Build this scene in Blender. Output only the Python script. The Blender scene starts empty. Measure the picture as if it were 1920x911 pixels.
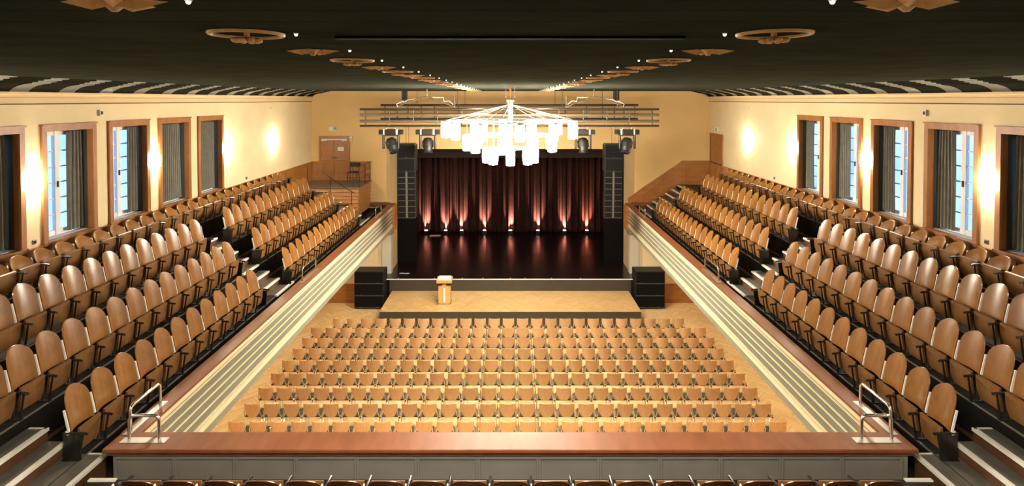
import bpy, bmesh, math, random
from mathutils import Vector, Matrix
R = math.radians
PI = math.pi
rnd = random.Random(7)
SC = bpy.context.scene
COL = SC.collection
F = 1050.0            # focal length in pixels of a 1920 wide frame
CAMZ = 9.0
TILT = R(1.25)

# ------------------------------------------------------------------ materials
def new_mat(name):
    m = bpy.data.materials.new(name)
    m.use_nodes = True
    nt = m.node_tree
    return m, nt, nt.nodes['Principled BSDF']

def plain(name, col, rough=0.5, metal=0.0, spec=0.5, var=0.0, scale=6.0, coat=0.0, bump=0.0):
    m, nt, b = new_mat(name)
    b.inputs['Roughness'].default_value = rough
    b.inputs['Metallic'].default_value = metal
    b.inputs['Specular IOR Level'].default_value = spec
    b.inputs['Coat Weight'].default_value = coat
    b.inputs['Coat Roughness'].default_value = 0.15
    c = (*col, 1)
    if var <= 0:
        b.inputs['Base Color'].default_value = c
    else:
        tc = nt.nodes.new('ShaderNodeTexCoord')
        n = nt.nodes.new('ShaderNodeTexNoise')
        n.inputs['Scale'].default_value = scale
        n.inputs['Detail'].default_value = 4
        r = nt.nodes.new('ShaderNodeValToRGB')
        r.color_ramp.elements[0].position = .3
        r.color_ramp.elements[1].position = .7
        r.color_ramp.elements[0].color = (*[x * (1 - var) for x in col], 1)
        r.color_ramp.elements[1].color = (*[min(1, x * (1 + var)) for x in col], 1)
        nt.links.new(tc.outputs['Object'], n.inputs['Vector'])
        nt.links.new(n.outputs['Fac'], r.inputs['Fac'])
        nt.links.new(r.outputs['Color'], b.inputs['Base Color'])
        if bump:
            bp = nt.nodes.new('ShaderNodeBump')
            bp.inputs['Strength'].default_value = bump
            bp.inputs['Distance'].default_value = .01
            nt.links.new(n.outputs['Fac'], bp.inputs['Height'])
            nt.links.new(bp.outputs['Normal'], b.inputs['Normal'])
    return m

def wood(name, dark, light, rough=0.4, stretch=(1, 1, 1), scale=8.0, per_object=0.0, coat=0.0, spec=0.5):
    m, nt, b = new_mat(name)
    b.inputs['Roughness'].default_value = rough
    b.inputs['Specular IOR Level'].default_value = spec
    b.inputs['Coat Weight'].default_value = coat
    b.inputs['Coat Roughness'].default_value = 0.2
    tc = nt.nodes.new('ShaderNodeTexCoord')
    mp = nt.nodes.new('ShaderNodeMapping')
    mp.inputs['Scale'].default_value = stretch
    n = nt.nodes.new('ShaderNodeTexNoise')
    n.inputs['Scale'].default_value = scale
    n.inputs['Detail'].default_value = 5
    n.inputs['Roughness'].default_value = .6
    r = nt.nodes.new('ShaderNodeValToRGB')
    r.color_ramp.elements[0].position = .32
    r.color_ramp.elements[1].position = .68
    r.color_ramp.elements[0].color = (*dark, 1)
    r.color_ramp.elements[1].color = (*light, 1)
    nt.links.new(tc.outputs['Object'], mp.inputs['Vector'])
    nt.links.new(mp.outputs['Vector'], n.inputs['Vector'])
    out = n.outputs['Fac']
    nt.links.new(out, r.inputs['Fac'])
    col = r.outputs['Color']
    if per_object:
        oi = nt.nodes.new('ShaderNodeObjectInfo')
        mr = nt.nodes.new('ShaderNodeMapRange')
        mr.inputs['To Min'].default_value = 1 - per_object
        mr.inputs['To Max'].default_value = 1 + per_object
        nt.links.new(oi.outputs['Random'], mr.inputs['Value'])
        hs = nt.nodes.new('ShaderNodeHueSaturation')
        nt.links.new(mr.outputs['Result'], hs.inputs['Value'])
        nt.links.new(col, hs.inputs['Color'])
        col = hs.outputs['Color']
    nt.links.new(col, b.inputs['Base Color'])
    return m

def emissive(name, col, strength):
    m, nt, b = new_mat(name)
    b.inputs['Base Color'].default_value = (.9, .88, .82, 1)
    b.inputs['Emission Color'].default_value = (*col, 1)
    b.inputs['Emission Strength'].default_value = strength
    b.inputs['Roughness'].default_value = .4
    return m

def parquet(name, dark, light, rough):
    """zigzag oak blocks: floor x into bands, slant the rows inside each, one random tone per block"""
    m, nt, b = new_mat(name)
    b.inputs['Roughness'].default_value = rough
    N, L = nt.nodes.new, nt.links.new
    tc = N('ShaderNodeTexCoord')
    sep = N('ShaderNodeSeparateXYZ')
    L(tc.outputs['Object'], sep.inputs[0])
    def ma(op, a, v=None, v2=None):
        n = N('ShaderNodeMath'); n.operation = op
        if isinstance(a, (int, float)): n.inputs[0].default_value = a
        else: L(a, n.inputs[0])
        if v is not None:
            if isinstance(v, (int, float)): n.inputs[1].default_value = v
            else: L(v, n.inputs[1])
        return n.outputs[0]
    W = .62
    xs = ma('DIVIDE', sep.outputs['X'], W)
    band = ma('FLOOR', ma('MULTIPLY', xs, 2.0))
    tri = ma('ABSOLUTE', ma('SUBTRACT', ma('FRACT', xs), .5))
    v = ma('ADD', sep.outputs['Y'], ma('MULTIPLY', tri, W))
    row = ma('FLOOR', ma('DIVIDE', v, .085))
    cv = N('ShaderNodeCombineXYZ')
    L(band, cv.inputs[0]); L(row, cv.inputs[1])
    wn = N('ShaderNodeTexWhiteNoise'); wn.noise_dimensions = '2D'
    L(cv.outputs[0], wn.inputs['Vector'])
    big = N('ShaderNodeTexNoise'); big.inputs['Scale'].default_value = .7
    L(tc.outputs['Object'], big.inputs['Vector'])
    mix = ma('ADD', ma('MULTIPLY', wn.outputs['Value'], .75), ma('MULTIPLY', big.outputs['Fac'], .3))
    fr = ma('FRACT', ma('DIVIDE', v, .085))
    seam = ma('LESS_THAN', fr, .05)
    r = N('ShaderNodeValToRGB')
    r.color_ramp.elements[0].color = (*dark, 1)
    r.color_ramp.elements[1].color = (*light, 1)
    L(mix, r.inputs['Fac'])
    mx = N('ShaderNodeMixRGB')
    L(ma('MULTIPLY', seam, .45), mx.inputs['Fac'])
    L(r.outputs['Color'], mx.inputs['Color1'])
    mx.inputs['Color2'].default_value = (*[d * .4 for d in dark], 1)
    L(mx.outputs['Color'], b.inputs['Base Color'])
    return m

def glass_mat(name):
    m = bpy.data.materials.new(name); m.use_nodes = True
    nt = m.node_tree; nt.nodes.clear()
    o = nt.nodes.new('ShaderNodeOutputMaterial')
    t = nt.nodes.new('ShaderNodeBsdfTransparent'); t.inputs['Color'].default_value = (.9, .95, 1, 1)
    g = nt.nodes.new('ShaderNodeBsdfGlossy'); g.inputs['Roughness'].default_value = .05
    mx = nt.nodes.new('ShaderNodeMixShader')
    mx.inputs[0].default_value = .05
    nt.links.new(t.outputs[0], mx.inputs[1]); nt.links.new(g.outputs[0], mx.inputs[2])
    nt.links.new(mx.outputs[0], o.inputs['Surface'])
    return m

M = dict(
    wall=plain('cream plaster', (.78, .63, .38), .75, var=.05, scale=1.2),
    wall_shaded=plain('shaded plaster', (.68, .46, .20), .8, var=.05, scale=1.0),  # cream plaster again; the tan tone holds the end wall's shade
    cornice=plain('cornice paint', (.74, .55, .29), .6),
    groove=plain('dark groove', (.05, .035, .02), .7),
    ceiling=plain('ceiling paint', (.040, .043, .033), .6, spec=0.0, var=.15, scale=2.0),
    cove=plain('dark cove paint', (.022, .022, .017), .6, spec=0.0),
    cove_pale=plain('pale cove band', (.22, .215, .18), .35),
    ornament=plain('ornament ochre', (.74, .45, .20), .6, var=.12, scale=20),
    floor=parquet('oak parquet', (.60, .38, .15), (.82, .60, .31), .32),
    platform=parquet('platform parquet', (.50, .30, .11), (.70, .46, .20), .30),
    ply=wood('seat plywood', (.205, .082, .015), (.310, .134, .028), .32, (1, 1, .25), 10, .10, coat=.28),
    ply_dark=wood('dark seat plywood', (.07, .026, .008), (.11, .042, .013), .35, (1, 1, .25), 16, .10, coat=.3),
    ply_shaded=wood('shaded seat plywood', (.155, .070, .018), (.22, .10, .028), .45, (1, 1, .25), 16, .10),  # same plywood as the backs, darkened for shade on the tipped-up seats
    beech=wood('beech ply', (.74, .44, .20), (.84, .54, .29), .42, (1, 1, .15), 18, .10),
    rail=wood('rail mahogany', (.165, .054, .021), (.23, .080, .033), .42, (1, .25, 1), 5, coat=.05, spec=.28),
    frame=wood('window oak', (.27, .105, .026), (.38, .16, .045), .42, (1, 1, .2), 9),
    panel=wood('wainscot oak', (.30, .115, .026), (.40, .165, .042), .42, (.3, .3, 1), 7),
    board=wood('board cladding', (.32, .13, .035), (.43, .19, .055), .45, (.2, .2, 1), 8),
    lect=wood('lectern oak', (.66, .37, .12), (.76, .46, .18), .4, (1, 1, .3), 9),
    tier=plain('tier paint', (.011, .009, .007), .4, spec=.2, var=.3, scale=3),
    tread=plain('tread linoleum', (.12, .11, .09), .32, var=.2, scale=5),
    riser=wood('riser wood', (.09, .036, .016), (.135, .058, .026), .5, (.3, .3, 1), 8),
    nosing=plain('nosing strip', (.88, .85, .77), .4),
    steel=plain('brushed steel', (.56, .55, .52), .36, 1.0),
    strip=plain('tier strip', (.45, .43, .38), .35, .8),
    iron=plain('black iron', (.010, .009, .008), .32, .0, .6),
    bracket=plain('seat side bar', (.86, .84, .80), .3),
    grey=plain('parapet grey', (.235, .235, .185), .55, var=.06, scale=3),
    greydark=plain('parapet inner grey', (.20, .188, .165), .5, var=.08, scale=3),
    cream=plain('parapet cream', (.76, .65, .43), .5),
    black=plain('black paint', (.009, .008, .007), .5),
    blackcloth=plain('black cloth', (.006, .005, .005), .95, spec=.1),
    stagefloor=plain('black stage floor', (.010, .006, .005), .22, var=.25, scale=1.5),
    fascia=plain('stage fascia', (.05, .043, .03), .55, var=.1, scale=3),
    velvet=plain('red brown velvet', (.030, .009, .0075), .9, spec=.15, var=.15, scale=4),
    grille=plain('speaker grille', (.0045, .004, .0045), .8, spec=.12, var=.2, scale=60),
    cabinet=plain('speaker cabinet', (.013, .012, .010), .55, spec=.3),
    trim=plain('cabinet trim', (.085, .075, .058), .45),
    drape=plain('grey drape', (.17, .165, .14), .9, spec=.15, var=.12, scale=5),
    reveal=plain('dark green reveal', (.055, .055, .036), .7),
    white=plain('white paint', (.82, .80, .76), .45),
    rod=plain('chandelier white metal', (.26, .25, .22), .5),
    whitebox=plain('white plastic', (.75, .72, .64), .5),
    green=plain('sign green', (.16, .30, .20), .5),
    paper=plain('paper', (.85, .83, .76), .8),
    ink=plain('ink grey', (.30, .29, .27), .8),
    truss=plain('truss steel', (.055, .045, .036), .4, .5),
    truss_light=plain('truss grey', (.20, .165, .12), .4, .5),
    chrome=plain('chair chrome', (.80, .78, .74), .22, 1.0),
    seatgrey=plain('grey upholstery', (.055, .050, .040), .85, spec=.2),
    brass=plain('brass', (.55, .36, .12), .3, 1.0),
    lamp=emissive('lit opal glass', (1.0, .89, .72), 125.0),
    sconce=emissive('lit sconce glass', (1.0, .86, .64), 190.0),
    par=emissive('stage light lens', (1.0, .85, .72), 35.0),
    bulb=emissive('lit ceiling spot', (1.0, .93, .82), 4.0),
    soffit_lamp=emissive('lit soffit lamp', (1.0, .88, .66), 75.0),
    lens=plain('lens glass', (.02, .02, .05), .08, spec=.8),
    pillar=plain('pillar paint', (.62, .58, .47), .6, var=.05, scale=2),
    pipe=plain('red oxide pipe', (.40, .10, .03), .5),
    border=plain('border cloth', (.022, .016, .013), .9, spec=.1),
    glass=glass_mat('window glass'),
)

# ------------------------------------------------------------------ mesh building
class B:
    def __init__(s):
        s.bm = bmesh.new()
    def box(s, c, d, rot=None, bev=0.0):
        g = bmesh.ops.create_cube(s.bm, size=1.0)
        vs = g['verts']
        mt = Matrix.Translation(Vector(c)) @ (rot.to_4x4() if rot is not None else Matrix()) @ Matrix.Diagonal((*d, 1))
        bmesh.ops.transform(s.bm, matrix=mt, verts=vs)
        if bev:
            es = list({e for v in vs for e in v.link_edges})
            bmesh.ops.bevel(s.bm, geom=es, offset=bev, segments=2, affect='EDGES', profile=.5)
        return s
    def b2(s, lo, hi, bev=0.0):
        return s.box([(a + b) / 2 for a, b in zip(lo, hi)], [abs(b - a) for a, b in zip(lo, hi)], None, bev)
    def cyl(s, p0, p1, r, seg=10, r2=None, caps=True):
        p0, p1 = Vector(p0), Vector(p1)
        d = p1 - p0
        g = bmesh.ops.create_cone(s.bm, cap_ends=caps, segments=seg, radius1=r, radius2=r if r2 is None else r2, depth=d.length)
        q = Vector((0, 0, 1)).rotation_difference(d.normalized()).to_matrix().to_4x4()
        bmesh.ops.transform(s.bm, matrix=Matrix.Translation((p0 + p1) / 2) @ q, verts=g['verts'])
        return s
    def tube(s, pts, r, seg=8):
        pts = [Vector(p) for p in pts]
        rings = []
        n = len(pts)
        ref = None
        for i, p in enumerate(pts):
            t = (pts[min(i + 1, n - 1)] - pts[max(i - 1, 0)]).normalized()
            if ref is None:
                ref = t.orthogonal().normalized()
            ref = (ref - t * ref.dot(t)).normalized()
            bn = t.cross(ref)
            rings.append([s.bm.verts.new(p + (ref * math.cos(a) + bn * math.sin(a)) * r) for a in [2 * PI * k / seg for k in range(seg)]])
        for i in range(n - 1):
            for k in range(seg):
                s.bm.faces.new((rings[i][k], rings[i][(k + 1) % seg], rings[i + 1][(k + 1) % seg], rings[i + 1][k]))
        s.bm.faces.new(rings[0][::-1]); s.bm.faces.new(rings[-1])
        return s
    def prism(s, prof, axis, lo, hi):
        """closed profile of (a, b) pairs pushed along an axis; 'y' takes (x, z), 'x' takes (y, z), 'z' takes (x, y)"""
        def P(a, b, t):
            return {'y': (a, t, b), 'x': (t, a, b), 'z': (a, b, t)}[axis]
        v0 = [s.bm.verts.new(P(a, b, lo)) for a, b in prof]
        v1 = [s.bm.verts.new(P(a, b, hi)) for a, b in prof]
        n = len(prof)
        for i in range(n):
            s.bm.faces.new((v0[i], v0[(i + 1) % n], v1[(i + 1) % n], v1[i]))
        s.bm.faces.new(v0[::-1]); s.bm.faces.new(v1)
        return s
    def lathe(s, prof, seg=20, c=(0, 0, 0)):
        c = Vector(c)
        rings = []
        for r, z in prof:
            rings.append([s.bm.verts.new(c + Vector((r * math.cos(2 * PI * k / seg), r * math.sin(2 * PI * k / seg), z))) for k in range(seg)])
        for i in range(len(rings) - 1):
            for k in range(seg):
                s.bm.faces.new((rings[i][k], rings[i][(k + 1) % seg], rings[i + 1][(k + 1) % seg], rings[i + 1][k]))
        s.bm.faces.new(rings[0][::-1]); s.bm.faces.new(rings[-1])
        return s
    def grid(s, nu, nv, fn, thick=None):
        """surface fn(u, v); with thick (a vector function or a vector) a closed slab"""
        def sheet(off):
            return [[s.bm.verts.new(Vector(fn(i / nu, j / nv)) + off) for j in range(nv + 1)] for i in range(nu + 1)]
        z = Vector((0, 0, 0))
        a = sheet(z)
        for i in range(nu):
            for j in range(nv):
                s.bm.faces.new((a[i][j], a[i + 1][j], a[i + 1][j + 1], a[i][j + 1]))
        if thick is not None:
            b = sheet(Vector(thick))
            for i in range(nu):
                for j in range(nv):
                    s.bm.faces.new((b[i][j], b[i][j + 1], b[i + 1][j + 1], b[i + 1][j]))
            for i in range(nu):
                s.bm.faces.new((a[i][0], b[i][0], b[i + 1][0], a[i + 1][0]))
                s.bm.faces.new((a[i][nv], a[i + 1][nv], b[i + 1][nv], b[i][nv]))
            for j in range(nv):
                s.bm.faces.new((a[0][j], a[0][j + 1], b[0][j + 1], b[0][j]))
                s.bm.faces.new((a[nu][j], b[nu][j], b[nu][j + 1], a[nu][j + 1]))
        return s
    def done(s, name, mat, parent=None, smooth=False, angle=40):
        bmesh.ops.recalc_face_normals(s.bm, faces=s.bm.faces)
        me = bpy.data.meshes.new(name)
        s.bm.to_mesh(me); s.bm.free()
        mats = mat if isinstance(mat, (list, tuple)) else [mat]
        for m_ in mats:
            me.materials.append(M[m_] if isinstance(m_, str) else m_)
        if smooth:
            for p in me.polygons:
                p.use_smooth = True
            if hasattr(me, 'set_sharp_from_angle'):
                me.set_sharp_from_angle(angle=R(angle))
        o = bpy.data.objects.new(name, me)
        COL.objects.link(o)
        if parent is not None:
            o.parent = parent
        return o

def tag(o, label=None, cat=None, group=None, kind=None):
    if label: o['label'] = label
    if cat: o['category'] = cat
    if group: o['group'] = group
    if kind: o['kind'] = kind
    return o

def empty(name, loc=(0, 0, 0), rz=0.0):
    o = bpy.data.objects.new(name, None)
    o.empty_display_size = .1
    COL.objects.link(o)
    o.location = loc
    o.rotation_euler = (0, 0, rz)
    return o

KIDS = {}
def kids(o):
    return [c for c in COL.objects if c.parent is o] if o.name not in KIDS else KIDS[o.name]

def freeze(o):
    """remember the parts of a prototype, so that copies need no search"""
    def walk(p):
        KIDS[p.name] = [c for c in bpy.data.objects if c.parent == p]
        for c in KIDS[p.name]:
            walk(c)
    walk(o)
    return o

def dup(o, loc, rz=0.0, parent=None, top=True, skip=()):
    c = o.copy()
    COL.objects.link(c)
    if top:
        c.location = loc; c.rotation_euler = (0, 0, rz)
    c.parent = parent
    for ch in KIDS.get(o.name, ()):
        if ch.name in skip: continue
        dup(ch, None, 0, c, False)
    return c

def struct(o, label=None, cat=None):
    return tag(o, label, cat, None, 'structure')

def ordi(n):
    if 10 <= n % 100 <= 20: return f'{n}th'
    return f"{n}{ {1: 'st', 2: 'nd', 3: 'rd'}.get(n % 10, 'th') }"

SIDES = ((-1, 'left'), (1, 'right'))

# ------------------------------------------------------------------ dimensions
XW = 8.78              # side walls
YW = 24.67             # end wall
YB = -3.0              # wall behind the camera
ZC = 9.38              # ceiling
XR0, XR1 = 5.07, 5.33  # side rail cap, inner and outer edge
ZR = 4.44              # rail cap top
TX = [5.72, 6.52, 7.32, 8.12]
TZ = [4.22, 4.74, 5.26, 5.78]
ZCH = 3.90             # channel behind the rail
ZS = 1.10              # stage
MOD = 1.066

# ------------------------------------------------------------------ floor, ceiling, walls
struct(B().b2((-XW - .3, YB - .3, -.2), (XW + .3, YW + .3, 0)).done('floor', 'floor'), 'pale oak parquet floor of the hall under the chairs', 'floor')

# ceiling: transverse ridges
b = B()
prof = []
y = YB - .3
while y < YW + .2:
    for dy, dz in ((0, 0), (.05, .0), (.06, .035), (.11, .035), (.12, .008), (.36, .0), (.37, .02), (.39, .02), (.40, .003), (.70, 0), (.71, .016), (.73, .016), (.74, .003)):
        prof.append((y + dy, ZC + dz))
    y += MOD
prof.append((YW + .25, ZC))
prof += [(YW + .25, ZC + .25), (YB - .3, ZC + .25)]
b.prism(prof, 'x', -7.98, 7.98)
struct(b.done('ceiling', 'ceiling'), 'dark ribbed ceiling with rows of ochre ornaments', 'ceiling')
struct(B().b2((-1.05, 3.36, ZC - .014), (1.05, 3.43, ZC + .01)).done('trim_1', 'blackcloth'), 'black slot across the dark ceiling between the first ring ornaments', 'ceiling slot')

# coves, alternating dark and pale bands of one curved section
CP = [(8.72, 9.135), (8.69, 9.175), (8.63, 9.215), (8.55, 9.25), (8.45, 9.275), (8.34, 9.29), (8.30, 9.292), (8.30, 9.312), (8.20, 9.316), (8.20, 9.336), (8.10, 9.34), (8.10, 9.36), (7.97, 9.366), (7.97, 9.40)]
for sx, side in SIDES:
    b = B()
    edges = [YB - .3]
    y = 9.73 - 13 * MOD
    while y < YW:
        edges += [y, y + .4]
        y += MOD
    edges = [e for e in edges if e < YW] + [YW]
    for i in range(len(edges) - 1):
        pale = i % 2 == 1
        off = 0.0 if pale else -.008
        ring0 = [b.bm.verts.new((sx * px, edges[i], pz + off)) for px, pz in CP]
        ring1 = [b.bm.verts.new((sx * px, edges[i + 1], pz + off)) for px, pz in CP]
        for k in range(len(CP) - 1):
            f = b.bm.faces.new((ring0[k], ring0[k + 1], ring1[k + 1], ring1[k]))
            f.material_index = 1 if pale else 0
    # solid back of the cove
    b.prism([(sx * 8.74, 9.135), (sx * 8.98, 9.135), (sx * 8.98, 9.6), (sx * 7.97, 9.6), (sx * 7.97, 9.42), (sx * 8.5, 9.42)], 'y', YB - .3, YW)
    struct(b.done('cove_' + side, ['cove', 'cove_pale'], smooth=True, angle=25), f'dark ceiling cove with pale curved bands above the {side} wall', 'cove')
    # cornice
    b = B()
    b.prism([(sx * 8.98, 9.14), (sx * 8.66, 9.14), (sx * 8.66, 9.10), (sx * 8.70, 9.08), (sx * 8.70, 9.04), (sx * 8.735, 9.035), (sx * 8.735, 8.94), (sx * 8.755, 8.93), (sx * 8.755, 8.91), (sx * 8.98, 8.91)], 'y', YB - .3, YW)
    c = struct(b.done('cornice_' + side, 'cornice'), f'cream cornice band running along the top of the {side} wall', 'cornice')
    B().b2((sx * 8.728, YB, 9.036), (sx * 8.70, YW, 9.043)).b2((sx * 8.745, YB, 8.912), (sx * 8.775, YW, 8.93)).done('dark_line', 'groove', c)  # thin dark strips along the cornice mouldings

# side walls with window openings
WIN0, WINP, WINW = 8.71, 1.745, 1.33
WZ0, WZ1 = 6.28, 8.48
NW = 5
wins = [WIN0 + k * WINP for k in range(NW)]
for sx, side in SIDES:
    b = B()
    x0, x1 = sx * XW, sx * (XW + .2)
    b.b2((x0, YB - .3, 0), (x1, YW + .3, WZ0))
    b.b2((x0, YB - .3, WZ1), (x1, YW + .3, 9.6))
    ys = [YB - .3]
    for w in wins:
        ys += [w, w + WINW]
    ys.append(YW + .3)
    for i in range(0, len(ys), 2):
        b.b2((x0, ys[i], WZ0), (x1, ys[i + 1], WZ1))
    struct(b.done('wall_' + side, 'wall'), f'cream plaster {side} side wall with tall windows and sconces', 'wall')

# end wall with the stage opening
XO = 5.48
ZO = 6.83
b = B()
XL = 5.86
for s_ in (-1, 1):
    b.b2((s_ * (XW + .2), YW, 3.3), (s_ * XO, YW + 1.05, 9.6))
    b.b2((s_ * (XO + .25 + .3), YW + 1.05, 0), (s_ * XO, 27.0, 9.6))
b.b2((-XO, YW, ZO), (XO, YW + .3, 9.6))
wf = b.done('wall_front', 'wall_shaded')
struct(wf, 'shaded tan end wall around the stage opening', 'wall')
b = B()
for s_ in (-1, 1):
    b.b2((s_ * (XW + .2), YW, 0), (s_ * XL, YW + 1.05, 3.3))
b.done('lower_wall', 'wall', wf)
b = B()
for s_ in (-1, 1):
    b.b2((s_ * 5.33, 24.60, 0), (s_ * (XL + .02), 24.665, ZS - .04))
b.done('side_panel', 'panel', wf)
b = B()
for sx in (-1, 1):
    b.b2((sx * XL, YW - .035, .10), (sx * XW, YW, .84)).b2((sx * XL, YW - .05, .80), (sx * XW, YW, .85)).b2((sx * XL, YW - .05, 0), (sx * XW, YW, .10))
struct(b.done('baseboard_front', 'panel'), 'low oak wainscot along the end wall below the galleries', 'wainscot')
struct(B().b2((-XW - .2, YB - .3, 0), (XW + .2, YB, 9.6)).done('wall_rear', 'wall'), 'cream rear wall behind the camera', 'wall')

# stage house
b = B()
b.b2((-7.6, 35.2, 0), (7.6, 35.4, 9.6)).b2((-7.8, 26.9, 0), (-7.6, 35.4, 9.6)).b2((7.6, 26.9, 0), (7.8, 35.4, 9.6)).b2((-7.8, 26.9, 9.2), (7.8, 35.4, 9.4))
b.b2((-7.8, 26.9, 0), (-XO - .25, 27.0, 9.2)).b2((XO + .25, 26.9, 0), (7.8, 27.0, 9.2)).b2((-XO - .25, 26.7, 7.4), (XO + .25, 27.0, 9.4))
struct(b.done('wall_stage', 'black'), 'black stage house walls behind the opening', 'stage wall')
b = B()
b.b2((-5.46, 24.5, .02), (5.46, 24.68, ZS)).b2((-XL, 24.68, .02), (XL, 25.72, ZS)).b2((-XO, 25.72, .02), (XO, 27.0, ZS)).b2((-7.6, 27.0, .02), (7.6, 35.2, ZS))
sf = struct(b.done('stage_floor', 'stagefloor'), 'glossy black stage floor in front of the red brown curtain', 'stage')
B().b2((-5.32, 24.46, .02), (5.32, 24.5, ZS - .012)).done('fascia', 'fascia', sf)
B().b2((-5.46, 24.44, ZS - .012), (5.46, 24.54, ZS + .006)).done('edge_strip', 'nosing', sf)
for k, px in enumerate((745 + 0, 813, 866, 905, 957, 985, 1035, 1090)):
    B().cyl(((px - 957) / 42.95, 24.53, ZS + .006), ((px - 957) / 42.95, 24.53, ZS + .05), .022, 8).done('edge_stud', 'steel', sf)

# pillars under the gallery ends
for sx, side in SIDES:
    p = B().b2((sx * 5.42, 25.30, ZS), (sx * 5.84, 25.64, 2.86)).done('pillar_' + side, 'pillar')
    struct(p, f'pale square pillar below the stage end of the {side} gallery', 'pillar')
    B().prism([(sx * 5.28, 3.295), (sx * 5.855, 3.295), (sx * 5.855, 2.86), (sx * 5.38, 2.86)], 'y', 25.25, 25.69).done('capital', 'grey', p)

# ------------------------------------------------------------------ galleries: tiers, steps, parapets
def mirror_prof(prof, sx):
    return [(sx * a, z) for a, z in prof]

YG0 = YB
for sx, side in SIDES:
    yend = [YW - .001, YW - .001, YW - .001, 20.6 if sx < 0 else 22.25]
    tb = B().b2((sx * (XR1 - .04), YG0, 3.35), (sx * TX[0], YW - .001, ZCH))
    for k in range(4):
        xn = TX[k + 1] if k < 3 else XW
        tb.b2((sx * TX[k], YG0, 3.35), (sx * xn, yend[k], TZ[k]))
    if yend[3] < YW - 1:
        tb.b2((sx * TX[3], yend[3], 3.35), (sx * XW, YW - .001, TZ[2]))
    t = struct(tb.done('gallery_tiers_' + side, 'tier'), f'black stepped tiers carrying the seats of the {side} gallery', 'gallery')
    # wooden base of each riser and the thin metal strip on each edge
    for k in range(4):
        B().b2((sx * (TX[k] - .008), YG0, TZ[k] - .02), (sx * (TX[k] + .004), yend[k] - .02, TZ[k] + .004)).done('edge_strip', 'strip', t)
        if k:
            B().b2((sx * (TX[k] - .022), YG0, TZ[k - 1]), (sx * TX[k], yend[k] - .02, TZ[k - 1] + .05)).done('riser_skirting', 'riser', t)
    B().b2((sx * (XR1 - .04), YG0, 3.30), (sx * XW, YW - .001, 3.35)).done('soffit', 'wall', t)
    for q in range(5):
        yl = 9.6 + q * 3.4
        lo_ = empty('ceiling_light', (sx * 7.1, yl, 3.30))
        B().lathe([(.17, 0), (.18, -.012), (.17, -.03)], 20).done('housing', 'white', lo_)
        B().lathe([(.14, -.030), (.12, -.042)], 20).done('lamp_glass', 'soffit_lamp', lo_)
        tag(lo_, f'round lamp under the {side} gallery, {ordi(5 - q)} from the stage end', 'ceiling lamp', f'lamps under the {side} gallery')

    # stairs: treads of .27, rises of .173 (a third of a tier)
    aisles = [('cross aisle', 13.56, 14.40), ('stage end', 21.25, 22.35) if sx < 0 else ('stage end', 22.65, 24.45), ('corner', 5.35, 7.47)]
    for nm, ya, yb in aisles:
        st = empty('gallery_stairs', (sx * TX[0], (ya + yb) / 2, TZ[0]))
        off = Vector(st.location)
        def loc(lo, hi):
            return tuple(Vector(lo) - off), tuple(Vector(hi) - off)
        nose, tread, rise = B(), B(), B()
        n0 = 1
        for i in range(1, 8):
            if nm == 'corner' and i > 2: continue
            if nm == 'stage end' and i > 6: continue
            xe = TX[0] + .2667 * i
            z = TZ[0] + .1733 * i
            if i == 3 or i == 6:
                xn = xe + .26
            else:
                xn = TX[0] + .8 * (i // 3 + 1)
            if i % 3:
                lo, hi = loc((sx * xe, ya, z - .172 if i % 3 == 1 else z - .172), (sx * xn, yb, z - .004))
                rise.b2(lo, hi)
            lo, hi = loc((sx * (xe - .006), ya + .02, z - .004), (sx * (xe + .262), yb - .02, z + .004))
            tread.b2(lo, hi)
            # white nosing: the front edge and a short return at the near end
            lo, hi = loc((sx * (xe - .024), ya, z - .03), (sx * (xe + .036), yb, z + .010))
            nose.b2(lo, hi)
            if i % 3 == 2:
                lo, hi = loc((sx * xe, yb - .03, z - .02), (sx * (xe + .24), yb, z + .010))
                nose.b2(lo, hi)
        xe = 5.47 if nm == 'corner' else TX[0]
        nose.b2(*loc((sx * (xe - .028), ya, TZ[0] - .03), (sx * (xe + .032), yb + (0 if nm == 'corner' else .25), TZ[0] + .010)))
        if nm == 'corner':
            nose.b2(*loc((sx * xe, yb - .03, TZ[0] - .02), (sx * (TX[0] - .03), yb, TZ[0] + .010)))
            rise.b2(*loc((sx * xe, ya, ZCH), (sx * TX[0], yb, TZ[0] - .004)))
            tread.b2(*loc((sx * (xe - .006), ya + .02, TZ[0] - .004), (sx * TX[0], yb - .02, TZ[0] + .004)))
        lo, hi = loc((sx * TX[0], ya + .02, TZ[0] - .002), (sx * (TX[0] + .266), yb - .02, TZ[0] + .004))
        tread.b2(lo, hi)
        rise.done('riser', 'riser', st); tread.done('tread', 'tread', st); nose.done('nosing', 'nosing', st)
        where = {'cross aisle': 'halfway along', 'stage end': 'at the stage end of', 'corner': 'at the rear corner of'}[nm]
        struct(st, f'stair with white nosings {where} the {side} gallery', 'stairs')

    # parapet: grey bands between cream fillets, wooden cap
    xi = XR0 + .03
    prof = [(XR1 - .03, ZR - .04), (xi, ZR - .04), (xi, 4.32)]
    pz = struct(B().b2((sx * (xi + .03), 7.58, 3.36), (sx * (XR1 - .04), YW - .6, ZR - .045)).done('parapet_' + side, 'grey'), f'grey banded parapet with cream lines along the {side} gallery', 'parapet')
    fil = B()
    for z0, z1, pr in ((4.31, 4.395, .034), (4.245, 4.262, .03), (4.09, 4.11, .03), (3.945, 3.965, .03), (3.785, 3.805, .03), (3.62, 3.64, .03)):
        fil.b2((sx * (xi + .03 - pr), 7.58, z0), (sx * (xi + .035), YW - .6, z1))
    fil.done('cream_fillet', 'cream', pz)
    # fine grooves of the bands
    gr = B()
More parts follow.
